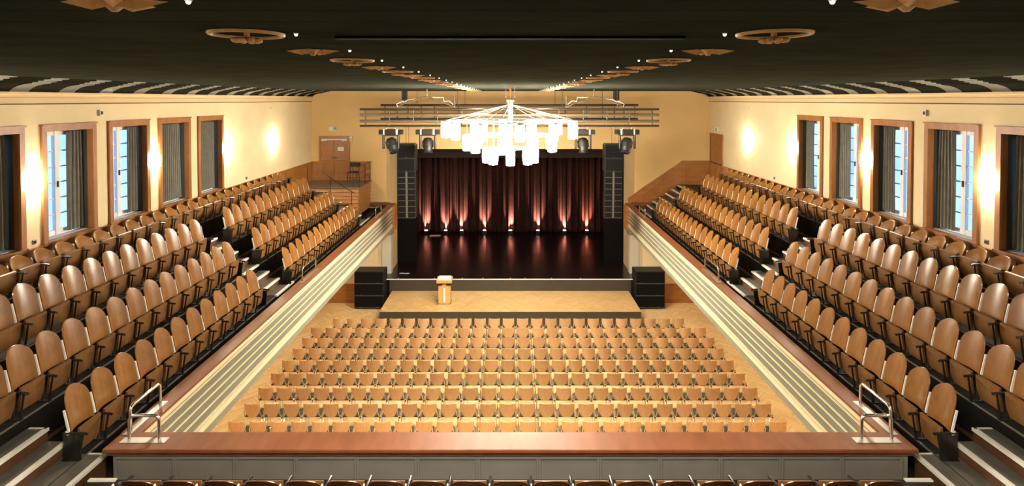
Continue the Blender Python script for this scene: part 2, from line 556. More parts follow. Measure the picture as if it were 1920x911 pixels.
    for z0, z1 in ((4.11, 4.245), (3.965, 4.09), (3.805, 3.945), (3.64, 3.785)):
        n = 5
        for q in range(n):
            za = z0 + (z1 - z0) * (q + .15) / n
            gr.b2((sx * (xi + .018), 7.58, za), (sx * (xi + .032), YW - .6, za + (z1 - z0) / n * .62))
    gr.done('band_moulding', 'grey', pz)
    B().b2((sx * (xi - .01), 7.58, 3.50), (sx * (xi + .035), YW - .6, 3.585)).done('base_moulding', 'cream', pz)
    B().b2((sx * (xi + .0), 7.58, 3.36), (sx * (xi + .035), YW - .6, 3.49)).done('base_band', 'grey', pz)
    # end return of the parapet towards the stage wall
    B().b2((sx * 5.0, YW - .6, 3.36), (sx * 5.4, YW - .001, ZR - .03)).done('end_post', 'panel', pz)
    # cap
    B().prism(mirror_prof([(XR0, ZR), (XR1, ZR), (XR1, ZR - .04), (XR0, ZR - .04)], sx), 'y', 7.58, YW - .001).done('rail_cap', 'rail', pz)
    B().b2((sx * XR1, YW - .28, ZR - .06), (sx * 6.15, YW - .001, ZR + .04)).done('end_cap', 'rail', pz)

# rear balcony: parapet across the hall, in front of its first row
p = struct(B().b2((-XR1 + .10, 7.27, ZCH), (XR1 - .10, 7.52, ZR - .03)).done('parapet_rear', 'greydark'), 'grey panelled parapet of the rear balcony below the wooden cap', 'parapet')
B().b2((-XR0 + .08, 7.52, 3.36), (XR0 - .08, 7.57, ZR - .06)).done('hall_side_band', 'grey', p)
B().b2((-5.33, 7.20, ZR - .055), (5.33, 7.60, ZR), bev=.012).done('rail_cap', 'rail', p)
B().b2((-5.27, 7.235, ZR - .10), (5.27, 7.50, ZR - .052)).done('cap_moulding', 'rail', p)
pn = B()
for k in range(13):
    xa = -5.18 + k * .797
    xb_ = xa + .74
    z0, z1 = ZCH + .06, ZR - .16
    pn.b2((xa, 7.251, z1), (xb_, 7.272, z1 + .03)).b2((xa, 7.251, z0 - .012), (xb_, 7.272, z0)).b2((xa - .03, 7.252, z0 - .01), (xa, 7.272, z1 + .03)).b2((xb_, 7.252, z0 - .01), (xb_ + .03, 7.272, z1 + .03))
pn.done('panel_moulding', 'greydark', p)
B().b2((-5.22, 7.25, ZCH), (5.22, 7.272, ZCH + .04)).done('skirting', 'greydark', p)
struct(B().b2((-5.29, YB, 3.36), (5.29, 6.95, TZ[0] - .001)).b2((-5.29, 6.95, 3.36), (5.29, 7.5, ZCH - .001)).done('balcony_floor', 'tier'), 'black floor of the rear balcony at the bottom of the view', 'floor')
for sx, side in SIDES:
    struct(B().b2((sx * 4.95, 6.90, TZ[0] + .001), (sx * 5.29, 6.95, TZ[0] + .02)).done('balcony_nosing_' + side, 'nosing'), f'pale step nosing by the {side} end of the rear balcony row', 'nosing')

# ------------------------------------------------------------------ wainscots
for sx, side in SIDES:
    b = B()
    xa, xb_ = sx * (XW - .03), sx * XW
    y1 = YW if sx < 0 else 23.0
    b.b2((xa, YB, TZ[3]), (xb_, y1, 6.235)).b2((sx * (XW - .055), YB, 6.20), (xb_, y1, 6.27))
    b.b2((sx * (XW - .028), 20.6 if sx < 0 else 22.25, TZ[2]), (xb_, y1, TZ[3] + .01))
    y = YB + .4
    while y < y1 - .2:
        b.b2((sx * (XW - .045), y, TZ[3]), (xa, y + .08, 6.2))
        y += WINP / 2
    struct(b.done('wainscot_' + side, 'panel'), f'oak wainscot below the windows of the {side} wall', 'wainscot')
# end wall, left: behind the landing
b = B()
b.b2((-XW, YW - .03, 5.45), (-6.17, YW, 6.26)).b2((-XW, YW - .055, 6.235), (-6.15, YW, 6.29)).b2((-XW, YW - .05, 5.45), (-6.17, YW, 5.56))
for x in (-8.7, -7.1, -6.62, -6.24):
    b.b2((x - .04, YW - .045, 5.5), (x + .04, YW - .02, 6.24))
struct(b.done('wainscot_landing', 'panel'), 'oak wainscot on the end wall behind the landing', 'wainscot')
# end wall, right: follows the stair down to the rail
b = B()
top = [(5.20, 4.62), (7.63, 6.29), (XW, 6.29)]
bot = [(5.20, 3.8), (5.72, 4.0), (7.63, 5.28), (XW, 5.28)]
b.prism(top + bot[::-1], 'y', YW - .03, YW)
def strip_along(p0, p1, w, d):
    v = Vector((p1[0] - p0[0], p1[1] - p0[1])); v.normalize(); n = Vector((-v.y, v.x)) * w
    b.prism([p0, p1, (p1[0] + n.x, p1[1] + n.y), (p0[0] + n.x, p0[1] + n.y)], 'y', YW - d, YW)
strip_along((5.18, 4.60), (7.63, 6.28), .05, .07)
strip_along((7.62, 6.27), (XW, 6.27), .05, .07)
strip_along((5.35, 4.42), (7.63, 6.0), .02, .045)
for x in (5.9, 6.6, 7.55):
    zz = 4.62 + (x - 5.2) * .687
    b.b2((x - .045, YW - .045, zz - .82), (x + .045, YW - .02, zz))
for z in (5.45, 5.82, 6.17):
    b.b2((7.75, YW - .045, z - .03), (8.62, YW - .02, z + .03))
for x in (7.75, 8.62):
    b.b2((x - .04, YW - .045, 5.3), (x + .04, YW - .02, 6.27))
struct(b.done('wainscot_stair', 'panel'), 'oak wainscot sloping down the end wall beside the right stair', 'wainscot')

# ------------------------------------------------------------------ windows, curtains
def window(sx, side, k, num):
    y0 = wins[k]; y1 = y0 + WINW
    o = empty(f'window_{num}', (sx * XW, (y0 + y1) / 2, WZ0))
    off = Vector(o.location)
    def bb(b, lo, hi, bev=0):
        lo = Vector(lo) - off; hi = Vector(hi) - off
        b.b2(lo, hi, bev)
    xa = sx * (XW - .05)
    fr = B()
    fw = .085
    bb(fr, (xa, y0 - .02, WZ1 - fw), (sx * (XW + .08), y1 + .02, WZ1 + .03))
    bb(fr, (xa, y0 - .02, WZ0 + .03), (sx * (XW + .08), y0 + fw, WZ1 - fw))
    bb(fr, (xa, y1 - fw, WZ0 + .03), (sx * (XW + .08), y1 + .02, WZ1 - fw))
    bb(fr, (sx * (XW - .075), y0 - .03, WZ0 - .03), (sx * (XW + .08), y1 + .03, WZ0 + .03))
    bb(fr, (sx * (XW - .075), y0 - .03, WZ1 + .03), (sx * (XW + .02), y1 + .03, WZ1 + .055))
    fr.done('window_frame', 'frame', o)
    XG = XW + .25
    rv = B()
    bb(rv, (sx * (XW + .08), y1 - fw, WZ0), (sx * (XG + .12), y1 - fw + .05, WZ1))
    bb(rv, (sx * (XW + .08), y0 + fw - .05, WZ0), (sx * (XG + .12), y0 + fw, WZ1))
    bb(rv, (sx * (XW + .08), y0, WZ1 - fw), (sx * (XG + .12), y1, WZ1 - fw + .05))
    rv.done('reveal', 'reveal', o)
    sl = B()
    bb(sl, (sx * (XW + .08), y0 + fw, WZ0 - .02), (sx * (XG + .10), y1 - fw, WZ0 + .035))
    sl.done('sill', 'white', o)
    ya, yb = y0 + fw, y1 - fw
    z0, z1 = WZ0 + .035, WZ1 - fw
    ca = B()
    xg0, xg1 = sx * XG, sx * (XG + .06)
    bb(ca, (xg0, ya, z0 + .1), (xg1, ya + .05, z1 - .1)); bb(ca, (xg0, yb - .05, z0 + .1), (xg1, yb, z1 - .1))
    bb(ca, (xg0, ya, z0), (xg1, yb, z0 + .1)); bb(ca, (xg0, ya, z1 - .1), (xg1, yb, z1))
    ym = (ya + yb) / 2
    bb(ca, (xg0 - sx * .01, ym - .055, z0), (xg1, ym + .055, z1))
    n = 6
    for q in range(1, n):
        z = z0 + .1 + (z1 - z0 - .2) * q / n
        bb(ca, (xg0 + sx * .015, ya, z - .013), (xg1 - sx * .01, yb, z + .013))
    cs = ca.done('casement', 'white', o)
    hd = B()
    bb(hd, (xg0 - sx * .035, ym - .012, z0 + .95), (xg0, ym + .012, z0 + 1.07))
    hd.done('handle', 'iron', cs)
    gl = B()
    bb(gl, (sx * (XG + .028), ya, z0), (sx * (XG + .034), yb, z1))
    gl.done('pane', 'glass', cs)
    return struct(o, f'tall casement window in oak frame, {ordi(k + 1)} from the camera in the {side} wall', 'window')

def drape(sx, side, k, u0, u1, amp, label):
    """pleated drape hung inside the reveal; u runs over the opening from the near jamb to the far one"""
    y0 = wins[k] + .085; y1 = wins[k] + WINW - .085
    ya, yb = y0 + (y1 - y0) * u0, y0 + (y1 - y0) * u1
    xc = XW + .165
    o = empty('window_curtain', (sx * xc, (ya + yb) / 2, WZ0 + .07))
    off = Vector(o.location)
    b = B()
    np_ = max(4, int((yb - ya) / .085))
    ph = rnd.random() * 6
    def fn(u, v):
        fl = 1 + .10 * (1 - v)
        yy = (ya + yb) / 2 + ((yb - ya) * (u - .5)) * (.90 + .10 * (1 - v)) * 1.0
        xx = xc + amp * math.sin(u * np_ * 2 * PI + ph + .7 * math.sin(3 * v + u * 5)) * (.7 + .3 * v)
        zz = WZ0 + .075 + v * (WZ1 - WZ0 - .19)
        return (sx * xx - off.x, yy - off.y, zz - off.z)
    b.grid(np_ * 8, 10, fn, (sx * .012, 0, 0))
    b.done('cloth', 'drape', o, smooth=True, angle=80)
    B().cyl((0, ya - off.y - .02, WZ1 - .115 - off.z), (0, yb - off.y + .02, WZ1 - .115 - off.z), .012, 8).done('curtain_rail', 'iron', o)
    return tag(o, label, 'curtain', 'grey curtains in the windows')

num = 0
for sx, side in SIDES:
    for k in range(NW):
        num += 1
        window(sx, side, k, num)
        full = (sx < 0 and k >= 3)
        if full:
            drape(sx, side, k, .03, .97, .03, f'grey pleated curtain drawn across the {ordi(k + 1)} window of the left wall')
        else:
            drape(sx, side, k, (.64 if sx < 0 else .60) if k else .45, .985, .030, f'grey curtain gathered at the stage side of the {ordi(k + 1)} {side} wall window')

# ------------------------------------------------------------------ seats of the galleries
PITCH = .4675
def seat_proto(short, ply='ply'):
    o = empty('theatre_seat')
    zt = .575 if short else .895
    zb = .365
    # moulded plywood back, round headed, curved across and leaning
    b = B()
    w = .203
    H_ = zt - zb
    rad = .17 if short else .235     # height of the rounded head
    def edge(v):
        z = v * H_
        if z < H_ - rad: return w
        t = (z - (H_ - rad)) / rad
        return w * max(.0, 1 - t ** 2.3) ** .5
    nu, nv = 12, 18
    def vv(t):      # denser near the head
        return 1 - (1 - t) ** 1.7
    def fn(u, v):
        v = vv(v)
        e = max(edge(v), .012)
        x = (u * 2 - 1) * e
        y = -.005 + .085 * v + .05 * v * v * .5 - .045 * (x / w) ** 2
        return (x, y, zb + v * H_)
    b.grid(nu, nv, fn, (0, .016, .003))
    b.done('backrest', ply, o, smooth=True, angle=50)
    # tipped-up seat: slab with a rounded front edge, underside towards the viewer
    b = B()
    def fs(u, v):
        x = (u * 2 - 1) * (.192 - .02 * (1 - v) ** 3)
        y = -.105 - .05 * v - .012 * math.sin(v * PI)
        z = .075 + .325 * v
        return (x, y, z)
    b.grid(6, 6, fs, (0, .03, .012))
    b.done('seat', 'ply_shaded', o, smooth=True, angle=35)
    # cast iron standard on one side
    def stand(sgn, o, end=False):
        x = sgn * PITCH / 2
        b = B()
        b.box((x, .0, .19), (.022, .05, .38), Matrix.Rotation(R(-5), 3, 'X'))
        b.box((x, -.085, .20), (.026, .030, .34), Matrix.Rotation(R(4), 3, 'X'))
        b.tube([(x, .02, .362), (x, -.10, .370), (x, -.25, .366), (x, -.285, .356)], .017, 8)
        b.tube([(x, -.225, .36), (x, -.20, .20), (x, -.165, .0)], .0135, 8)
        b.box((x, -.07, .008), (.05, .24, .016))
        a = b.done('arm_stand', 'iron', o, smooth=True)
        b = B()
        b.box((x, -.008, .53), (.016, .030, .29), Matrix.Rotation(R(-12), 3, 'X'), bev=.003)
        b.box((x, -.02, .37), (.020, .05, .05))
        s_ = b.done('side_bar', 'bracket', o)
        if end:
            B().b2((x - .009, -.20, .015), (x + .009, .03, .345)).done('end_panel', 'iron', o)
        return a
    stand(1, o)
    if short:
        for ob in list(bpy.data.objects):
            if ob.parent == o and ob.name.startswith('side_bar'):
                bpy.data.objects.remove(ob)
        B().box((PITCH / 2, .03, .42), (.013, .03, .13), Matrix.Rotation(R(-10), 3, 'X')).done('side_bar', 'bracket', o)
    return o, stand

tall, stand = seat_proto(False)
freeze(tall)
low, _ = seat_proto(True)
freeze(low)
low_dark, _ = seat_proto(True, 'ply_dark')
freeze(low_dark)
tall_end, st2 = seat_proto(False)       # an aisle end: a second standard with a sheet iron panel
st2(-1, tall_end, True)
freeze(tall_end)
low_end, st3 = seat_proto(True)
B().b2((PITCH / 2 - .009, -.20, .015), (PITCH / 2 + .009, .03, .345)).done('end_panel', 'iron', low_end)
freeze(low_end)
tall_far, st4 = seat_proto(False)
B().b2((PITCH / 2 - .009, -.20, .015), (PITCH / 2 + .009, .03, .345)).done('end_panel', 'iron', tall_far)
freeze(tall_far)

def place(proto, loc, rz, label, group, used={}):
    if proto.name not in used:
        used[proto.name] = 1
        o = proto
        o.location = loc; o.rotation_euler = (0, 0, rz)
    else:
        o = dup(proto, loc, rz)
    return tag(o, label, 'seat', group)

X0 = [5.885, 6.685, 7.485, 8.27]
ROWN = ['rail row', 'second row', 'third row', 'window row']
for sx, side in SIDES:
    rz = R(90) if sx < 0 else R(-90)
    left = sx < 0
    near = [(7.554, 12), (7.12, 14), (8.128, 12)]
    far = [(14.66, 14 if left else 17), (14.70, 14 if left else 16), (14.80, 13 if left else 15)]
    for r in range(3):
        y0, n = near[r]
        for i in range(n):
            c = n - i
            first = i == 0 and r == 0
            last = i == n - 1
            # on the left the standard sits on the stage side of the seat, on the right (mirrored by rotation) on the camera side
            pr = tall
            if left and first: pr = tall_end
            if left and last: pr = tall_far
            if (not left) and first: pr = tall_far
            if (not left) and last: pr = tall_end
            place(pr, (sx * X0[r], y0 + i * PITCH, TZ[r]), rz, f'varnished wooden tip-up seat, {ordi(c)} before the mid aisle, {ROWN[r]} of the {side} gallery', f'seats in the {ROWN[r]} of the {side} gallery')
        y0, n = far[r]
        for i in range(n):
            pr = tall
            if left and i == 0: pr = tall_end
            if left and i == n - 1: pr = tall_far
            if (not left) and i == 0: pr = tall_far
            if (not left) and i == n - 1: pr = tall_end
            place(pr, (sx * X0[r], y0 + i * PITCH, TZ[r]), rz, f'varnished wooden tip-up seat, {ordi(i + 1)} beyond the mid aisle, {ROWN[r]} of the {side} gallery', f'seats in the {ROWN[r]} of the {side} gallery')
    n = 25 if left else 28
    for i in range(n):
        pr = low
        if left and i == n - 1: pr = low_end
        place(pr, (sx * X0[3], 8.947 + i * PITCH, TZ[3]), rz, f'short-backed wooden tip-up seat, {ordi(n - i)} from the stage end, window row of the {side} gallery', f'seats in the window row of the {side} gallery')

# first row of the rear balcony, seen from behind
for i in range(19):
    place(low_dark, (-9 * PITCH + i * PITCH, 6.20, TZ[0]), PI, f'dark short-backed seat seen from behind, {ordi(i + 1)} from the left at the bottom edge', 'front row of the rear balcony')

# ------------------------------------------------------------------ chairs on the hall floor
CP_ = .53
def chair_proto():
    o = empty('stacking_chair')
    b = B()
    def fn(u, v):
        # outline: straight top, wide middle, lower corners rounded off
        z = .452 + .368 * v
        e = .212
        if v < .55:
            t = 1 - v / .55
            e = .212 - .10 * t ** 1.35
        elif v > .9:
            e = .212 - .008 * ((v - .9) / .1) ** 2
        x = (u * 2 - 1) * e
        y = -.205 - .055 * v + .05 * (x / .212) ** 2 - .012
        return (x, y, z)
    b.grid(10, 12, fn, (0, -.012, 0))
    b.done('backrest', 'beech', o, smooth=True, angle=50)
    b = B()
    def fs(u, v):
        x = (u * 2 - 1) * (.215 - .02 * v ** 3)
        y = -.17 + .41 * v
        return (x, y, .448 + .012 * math.sin(v * 3.6) - .018 * max(0, v - .75) * 4)
    b.grid(8, 8, fs, (0, 0, -.035))
    b.done('seat', 'seatgrey', o, smooth=True, angle=40)
    b = B()
    for s in (-1, 1):
        x = s * .228
        b.tube([(x, .21, .0), (x, .205, .20), (x, .19, .40), (x, .165, .425), (x, .0, .42), (x, -.15, .42), (x, -.195, .45), (x * .93, -.225, .56), (x * .90, -.236, .66)], .0115, 8)
        b.tube([(x, -.05, .42), (x, -.14, .36), (x * 1.02, -.215, .14), (x * 1.03, -.25, .0)], .0115, 8)
    b.tube([(-.228, .15, .415), (.228, .15, .415)], .009, 6)
    b.tube([(-.228, -.13, .415), (.228, -.13, .415)], .009, 6)
    b.done('frame', 'chrome', o, smooth=True)
    b = B()
    b.box((.265, -.205, .465), (.040, .034, .042), None, .006)
    c = b.done('coupling', 'chrome', o)
    b = B()
    b.cyl((.265, -.225, .422), (.265, -.178, .422), .018, 8)
    b.done('coupling_knob', 'iron', c)
    return freeze(o)

chair = chair_proto()
first = True
rows = [20.78 - .8385 * k for k in range(9)]
for r, y in enumerate(rows):
    nside = 12 if r == 0 else 13
    for k in range(-nside, nside + 1):
        x = -.075 + k * CP_
        rw = ordi(r + 1)
        if k == 0: lb = f'beech plywood chair with dark seat, exact middle of the {rw} row from the stage'
        else: lb = f"beech plywood chair with dark seat, {ordi(abs(k))} {'left' if k < 0 else 'right'} of centre, {rw} row from the stage"
        yy = y - .0 + .24
        if first:
            o = chair; o.location = (x, yy, 0); first = False
        else:
            o = dup(chair, (x, yy, 0))
        tag(o, lb, 'chair', 'rows of plywood chairs on the hall floor')

# ------------------------------------------------------------------ forestage, lectern, loudspeakers
o = empty('stage_platform', (0, 23.25, 0))
B().b2((-5.20, 22.05 - 23.25, .582), (5.20, 24.45 - 23.25, .60)).done('deck', 'platform', o)
B().b2((-5.19, 22.06 - 23.25, .0), (5.19, 24.44 - 23.25, .581)).done('skirt', 'fascia', o)
tag(o, 'low parquet forestage with black skirt in front of the stage', 'platform')

o = empty('lectern', (-2.71, 23.0, .601))
B().b2((-.26, -.24, 0), (.26, .24, .035), .008).done('foot_plate', 'steel', o)
B().b2((-.245, -.22, .06), (.245, .16, .93), .01).b2((-.20, -.20, .035), (.20, .14, .06)).done('body', 'lect', o)
B().b2((-.04, -.232, .13), (.04, -.219, .80)).done('front_strip', 'white', o)
B().b2((-.07, -.20, .93), (.07, .14, 1.00)).done('neck', 'lect', o)
B().b2((-.29, -.27, .95), (-.085, .15, 1.03)).b2((.085, -.27, .95), (.29, .15, 1.03)).done('shelf', 'iron', o)
B().box((0, -.06, 1.135), (.62, .46, .145), Matrix.Rotation(R(6), 3, 'X'), .012).done('top_box', 'lect', o)
B().box((0, .0, 1.225), (.50, .36, .02), Matrix.Rotation(R(6), 3, 'X')).done('reading_board', 'white', o)
o.scale = (1, 1, .86)
tag(o, 'small oak lectern with white front strip standing on the forestage', 'lectern')

lev = ['bottom', 'middle', 'top']
for sx, side in SIDES:
    for k in range(3):
        z = .06 + k * .525
        xc = (-269 if sx < 0 else 266) / 44.3
        s = empty('subwoofer', (xc, 24.22, z if k else 0))
        dz = 0 if k else .06
        B().b2((-.63, -.36, dz), (.63, .38, dz + .522), .012).done('cabinet', 'cabinet', s)
        B().b2((-.60, -.375, dz + .045), (.60, -.358, dz + .495), .004).done('grille', 'grille', s)
        b = B()
        for x in (-.36, .36):
            b.b2((x - .045, -.378, dz + .012), (x + .045, -.362, dz + .05))
        b.b2((-.63, -.372, dz + .0), (.63, -.358, dz + .022))
        b.done('skid', 'trim', s)
        if k == 0:
            for x in (-.54, .54):
                for y in (-.27, .29):
                    B().cyl((x - .02, y, .03), (x + .02, y, .03), .03, 10).b2((x - .03, y - .03, .03), (x + .03, y + .03, .062)).done('caster', 'steel', s)
        tag(s, f'black subwoofer cabinet, {lev[k]} of the stack beside the forestage under the {side} gallery', 'loudspeaker', f'subwoofer stack under the {side} gallery')

# hanging line arrays
for sx, side in SIDES:
    xc = (-195.5 if sx < 0 else 194) / 50
    z = 7.3
    wire_top = 8.0
    for k in range(2):
        s = empty('flown_subwoofer', (xc, 21.0, z - .5))
        B().b2((-.33, -.05, 0), (.33, .55, .498), .01).done('cabinet', 'cabinet', s)
        B().b2((-.305, -.064, .03), (.305, -.048, .47)).done('grille', 'grille', s)
        B().cyl((0, -.07, .035), (0, -.05, .035), .012, 8).done('badge', 'steel', s)
        if k == 0:
            b = B()
            b.b2((-.30, .0, .5), (.30, .45, .55))
            for x in (-.10, .0):
                b.cyl((x + .05, .2, .55), (x + .05, .2, wire_top - z + .5), .008, 6)
            b.done('hanging_wire', 'iron', s)
        tag(s, f"large black bass cabinet at the {'very top' if k == 0 else 'second place'} of the hanging array {side} of the stage", 'loudspeaker', f'hanging loudspeakers {side} of the stage')
        z -= .5
    for k in range(8):
        hgt = .222
        ang = R(k * .9)
        s = empty('line_array_speaker', (xc, 21.0 + .012 * k, z - hgt))
        b = B()
        b.prism([(-.33, .0), (.33, .0), (.30, .45), (-.30, .45)], 'z', .006, hgt - .006)
        b.done('cabinet', 'cabinet', s)
        B().b2((-.31, -.012, .02), (-.05, .002, hgt - .02)).b2((.05, -.012, .02), (.31, .002, hgt - .02)).done('grille', 'grille', s)
        B().b2((-.032, -.016, .012), (.032, .004, hgt - .012)).done('waveguide', 'trim', s)
        B().b2((-.33, -.01, .0), (.33, .01, .012)).done('hanging_frame', 'trim', s)
        tag(s, f'slim black line array speaker, {ordi(k + 1)} below the bass cabinets, {side} of the stage', 'loudspeaker', f'hanging loudspeakers {side} of the stage')
        z -= hgt

# ------------------------------------------------------------------ stage: curtain, masking, footlights
o = empty('stage_curtain', (0, 33.2, ZS))
b = B()
seed = [rnd.uniform(0, 6.28) for _ in range(6)]
def cfn(u, v):
    x = (u - .5) * 12.6
    w = x * 2 * PI / .36 + 1.1 * math.sin(x * 1.3 + seed[0]) + .8 * math.sin(x * 3.1 + seed[1])
    y = .075 * math.sin(w) + .030 * math.sin(x * 2 * PI / .17 + seed[2] + math.sin(x * 2)) + .03 * math.sin(x * 1.7 + seed[3])
    y *= (.75 + .25 * (1 - v))
    return (x, y, .03 + v * 6.4)
b.grid(900, 3, cfn, (0, .02, 0))
b.done('cloth', 'velvet', o, smooth=True, angle=85)
B().cyl((-6.3, .0, 6.46), (6.3, .0, 6.46), .03, 8).done('curtain_track', 'iron', o)
tag(o, 'dark red brown pleated velvet curtain across the back of the stage', 'curtain')

o = empty('stage_border', (0, 27.45, 6.15))
def bfn(u, v):
    x = (u - .5) * 11.2
    return (x, .008 * math.sin(x * 2 * PI / .8), v * 1.4)
B().grid(220, 2, bfn, (0, .02, 0)).done('cloth', 'border', o, smooth=True, angle=85)
B().cyl((-5.6, 0, 1.42), (5.6, 0, 1.42), .03, 8).done('hanging_pipe', 'iron', o)
tag(o, 'dark grey border cloth hanging across the top of the stage opening', 'border')
for sx, side in SIDES:
    o = empty('stage_flat', (sx * 5.05, 27.25, ZS))
    B().b2((-.48, -.03, .0), (.48, .03, 6.4)).done('panel', 'blackcloth', o)
    B().b2((-.45, .03, .03), (-.37, .09, 6.37)).b2((.37, .03, .03), (.45, .09, 6.37)).done('timber', 'black', o)
    tag(o, f'black masking flat at the {side} side of the stage opening', 'stage flat', 'black masking at the stage sides')
    o = empty('stage_wing', (sx * 5.9, 30.3, ZS))
    B().b2((-.035, -1.6, .0), (.035, 1.6, 6.6)).done('panel', 'blackcloth', o)
    B().b2((sx * .036, -1.5, .1), (sx * .09, -1.42, 6.5)).b2((sx * .036, 1.42, .1), (sx * .09, 1.5, 6.5)).done('timber', 'black', o)
    tag(o, f'tall black wing panel running back on the {side} side of the stage', 'stage flat', 'black masking at the stage sides')

px_list = (798, 835, 865, 908, 957, 1009, 1059, 1101)
for k, px in enumerate(px_list):
    y = 33.0
    x = (px - 957) * y / F
    o = empty('floor_spotlight', (x, y, ZS))
    B().lathe([(.07, .02), (.09, .03), (.10, .16), (.105, .17)], 16).b2((-.12, -.05, 0), (.12, .05, .02)).done('housing', 'iron', o, smooth=True)
    B().lathe([(.092, .168), (.092, .176)], 16).done('lens', 'par', o)
    B().b2((-.125, -.02, .0), (-.11, .02, .12)).b2((.11, -.02, .0), (.125, .02, .12)).done('yoke', 'iron', o)
    tag(o, f'small floor spotlight washing up the curtain, {ordi(k + 1)} from the left', 'spotlight', 'spotlights along the foot of the curtain')
    li = bpy.data.lights.new('spot_beam', 'SPOT')
    li.energy = 3600 if k < 7 else 3800
    li.color = (1.0, .60, .42) if k < 7 else (1.0, .45, .24)
    li.spot_size = R(50); li.spot_blend = 1.0; li.shadow_soft_size = .05
    lo = bpy.data.objects.new('beam', li); COL.objects.link(lo)
    lo.parent = o
    lo.location = (0, 0, .19)
    d = Vector((0, .30, 1.0))
    lo.rotation_euler = d.to_track_quat('-Z', 'Y').to_euler()

# ------------------------------------------------------------------ chandelier
CY = 16.5
o = empty('chandelier', (0, CY, 7.14))
zo = 7.14
B().cyl((0, 0, ZC - zo - .02), (0, 0, 8.98 - zo), .028, 10).done('ceiling_pipe', 'pipe', o)
b = B()
b.cyl((0, 0, 8.98 - zo), (0, 0, 7.95 - zo), .075, 14).cyl((0, 0, 7.95 - zo), (0, 0, 7.6 - zo), .05, 12)
b.cyl((0, 0, 8.93 - zo), (0, 0, 9.0 - zo), .12, 14).cyl((0, 0, 8.25 - zo), (0, 0, 8.32 - zo), .14, 14)
b.done('stem', 'rod', o)
for s in (-1, 1):
    B().cyl((s * .13, 0, ZC - zo), (s * .13, 0, 9.12 - zo), .008, 6).cyl((s * .13, 0, 9.06 - zo), (s * .13, 0, 9.12 - zo), .028, 8).done('safety_cable', 'steel', o)
TIERS = ((12, 1.90, 8.34, 7.90), (9, 1.28, 7.93, 7.50), (8, .70, 7.54, 7.14))
for ti, (n, rad, zt, zb) in enumerate(TIERS):
    ring = B()
    pts = [(rad * math.cos(2 * PI * k / 48), rad * math.sin(2 * PI * k / 48), zt + .04 - zo) for k in range(49)]
    ring.tube(pts, .013, 6)
    ring.done('ring', 'rod', o)
    for k in range(n):
        a = 2 * PI * (k + .5 * (ti % 2)) / n + (.13 if ti == 0 else 0)
        cx, cy = rad * math.cos(a), rad * math.sin(a)
        lamp = B().lathe([(.10, zb - zo), (.125, zb + .012 - zo), (.128, zt - .03 - zo), (.10, zt - zo)], 16, (cx, cy, 0)).done('lamp_cylinder', 'lamp', o, smooth=True)
        B().cyl((cx, cy, zt - .005 - zo), (cx, cy, zt + .04 - zo), .132, 14).done('lamp_cap', 'white', lamp)
        if ti == 0:
            B().cyl((0, 0, 8.28 - zo), (cx, cy, zt + .04 - zo), .013, 6).done('arm', 'rod', o)
            B().cyl((0, 0, 8.88 - zo), (cx, cy, zt + .06 - zo), .008, 6).done('stay_rod', 'rod', o)
        else:
            pz = TIERS[0][2] + .04
            B().cyl((cx, cy, zt + .04 - zo), (cx, cy, pz + .02 - zo), .008, 6).done('drop_rod', 'rod', o)
            B().cyl((0, 0, zt + .04 - zo), (cx, cy, zt + .04 - zo), .010, 6).done('arm', 'rod', o)
tag(o, 'large white chandelier of glowing glass cylinders in three rings', 'chandelier')

# ------------------------------------------------------------------ lighting trusses, hoists, moving heads
def truss(y, xs, hs, rs, verts, label, mats):
    o = empty('lighting_truss', (0, y, CAMZ - hs[-1]))
    z0 = CAMZ - hs[-1]
    for h, r_, m_ in zip(hs, rs, mats):
        B().cyl((xs[0], 0, CAMZ - h - z0), (xs[1], 0, CAMZ - h - z0), r_, 10).done('chord', m_, o, smooth=True)
    for x in verts:
        B().cyl((x, 0, 0), (x, 0, CAMZ - hs[0] - z0), .022, 8).done('upright', 'truss', o)
    b = B()
    for x in (xs[0] * .72, xs[0] * .35, xs[1] * .35, xs[1] * .72):
        b.cyl((x, 0, CAMZ - hs[0] - z0), (x, 0, ZC - z0 - .001), .010, 6)
    b.done('hanging_wire', 'iron', o)
    tag(o, label, 'truss', 'trusses above the forestage')
    return o
truss(20.4, (-5.48, 5.41), (.35, .554, .778, .949), (.040, .052, .052, .040), [(px - 957) / 51.47 for px in (685, 730, 775, 820, 866, 912, 1003, 1048, 1094, 1138, 1180, 1223)], 'wide dark ladder truss with four bars in front of the stage', ['truss', 'truss_light', 'truss_light', 'truss'])
truss(23.0, (-5.32, 5.24), (.22, .42, .60, .78), (.05, .03, .05, .04), [(px - 957) / 45.65 for px in (722, 745, 765, 790, 815, 860, 1060, 1100, 1130, 1152, 1170, 1190)], 'shorter dark truss hanging behind the wide one', ['truss', 'truss', 'truss_light', 'truss'])
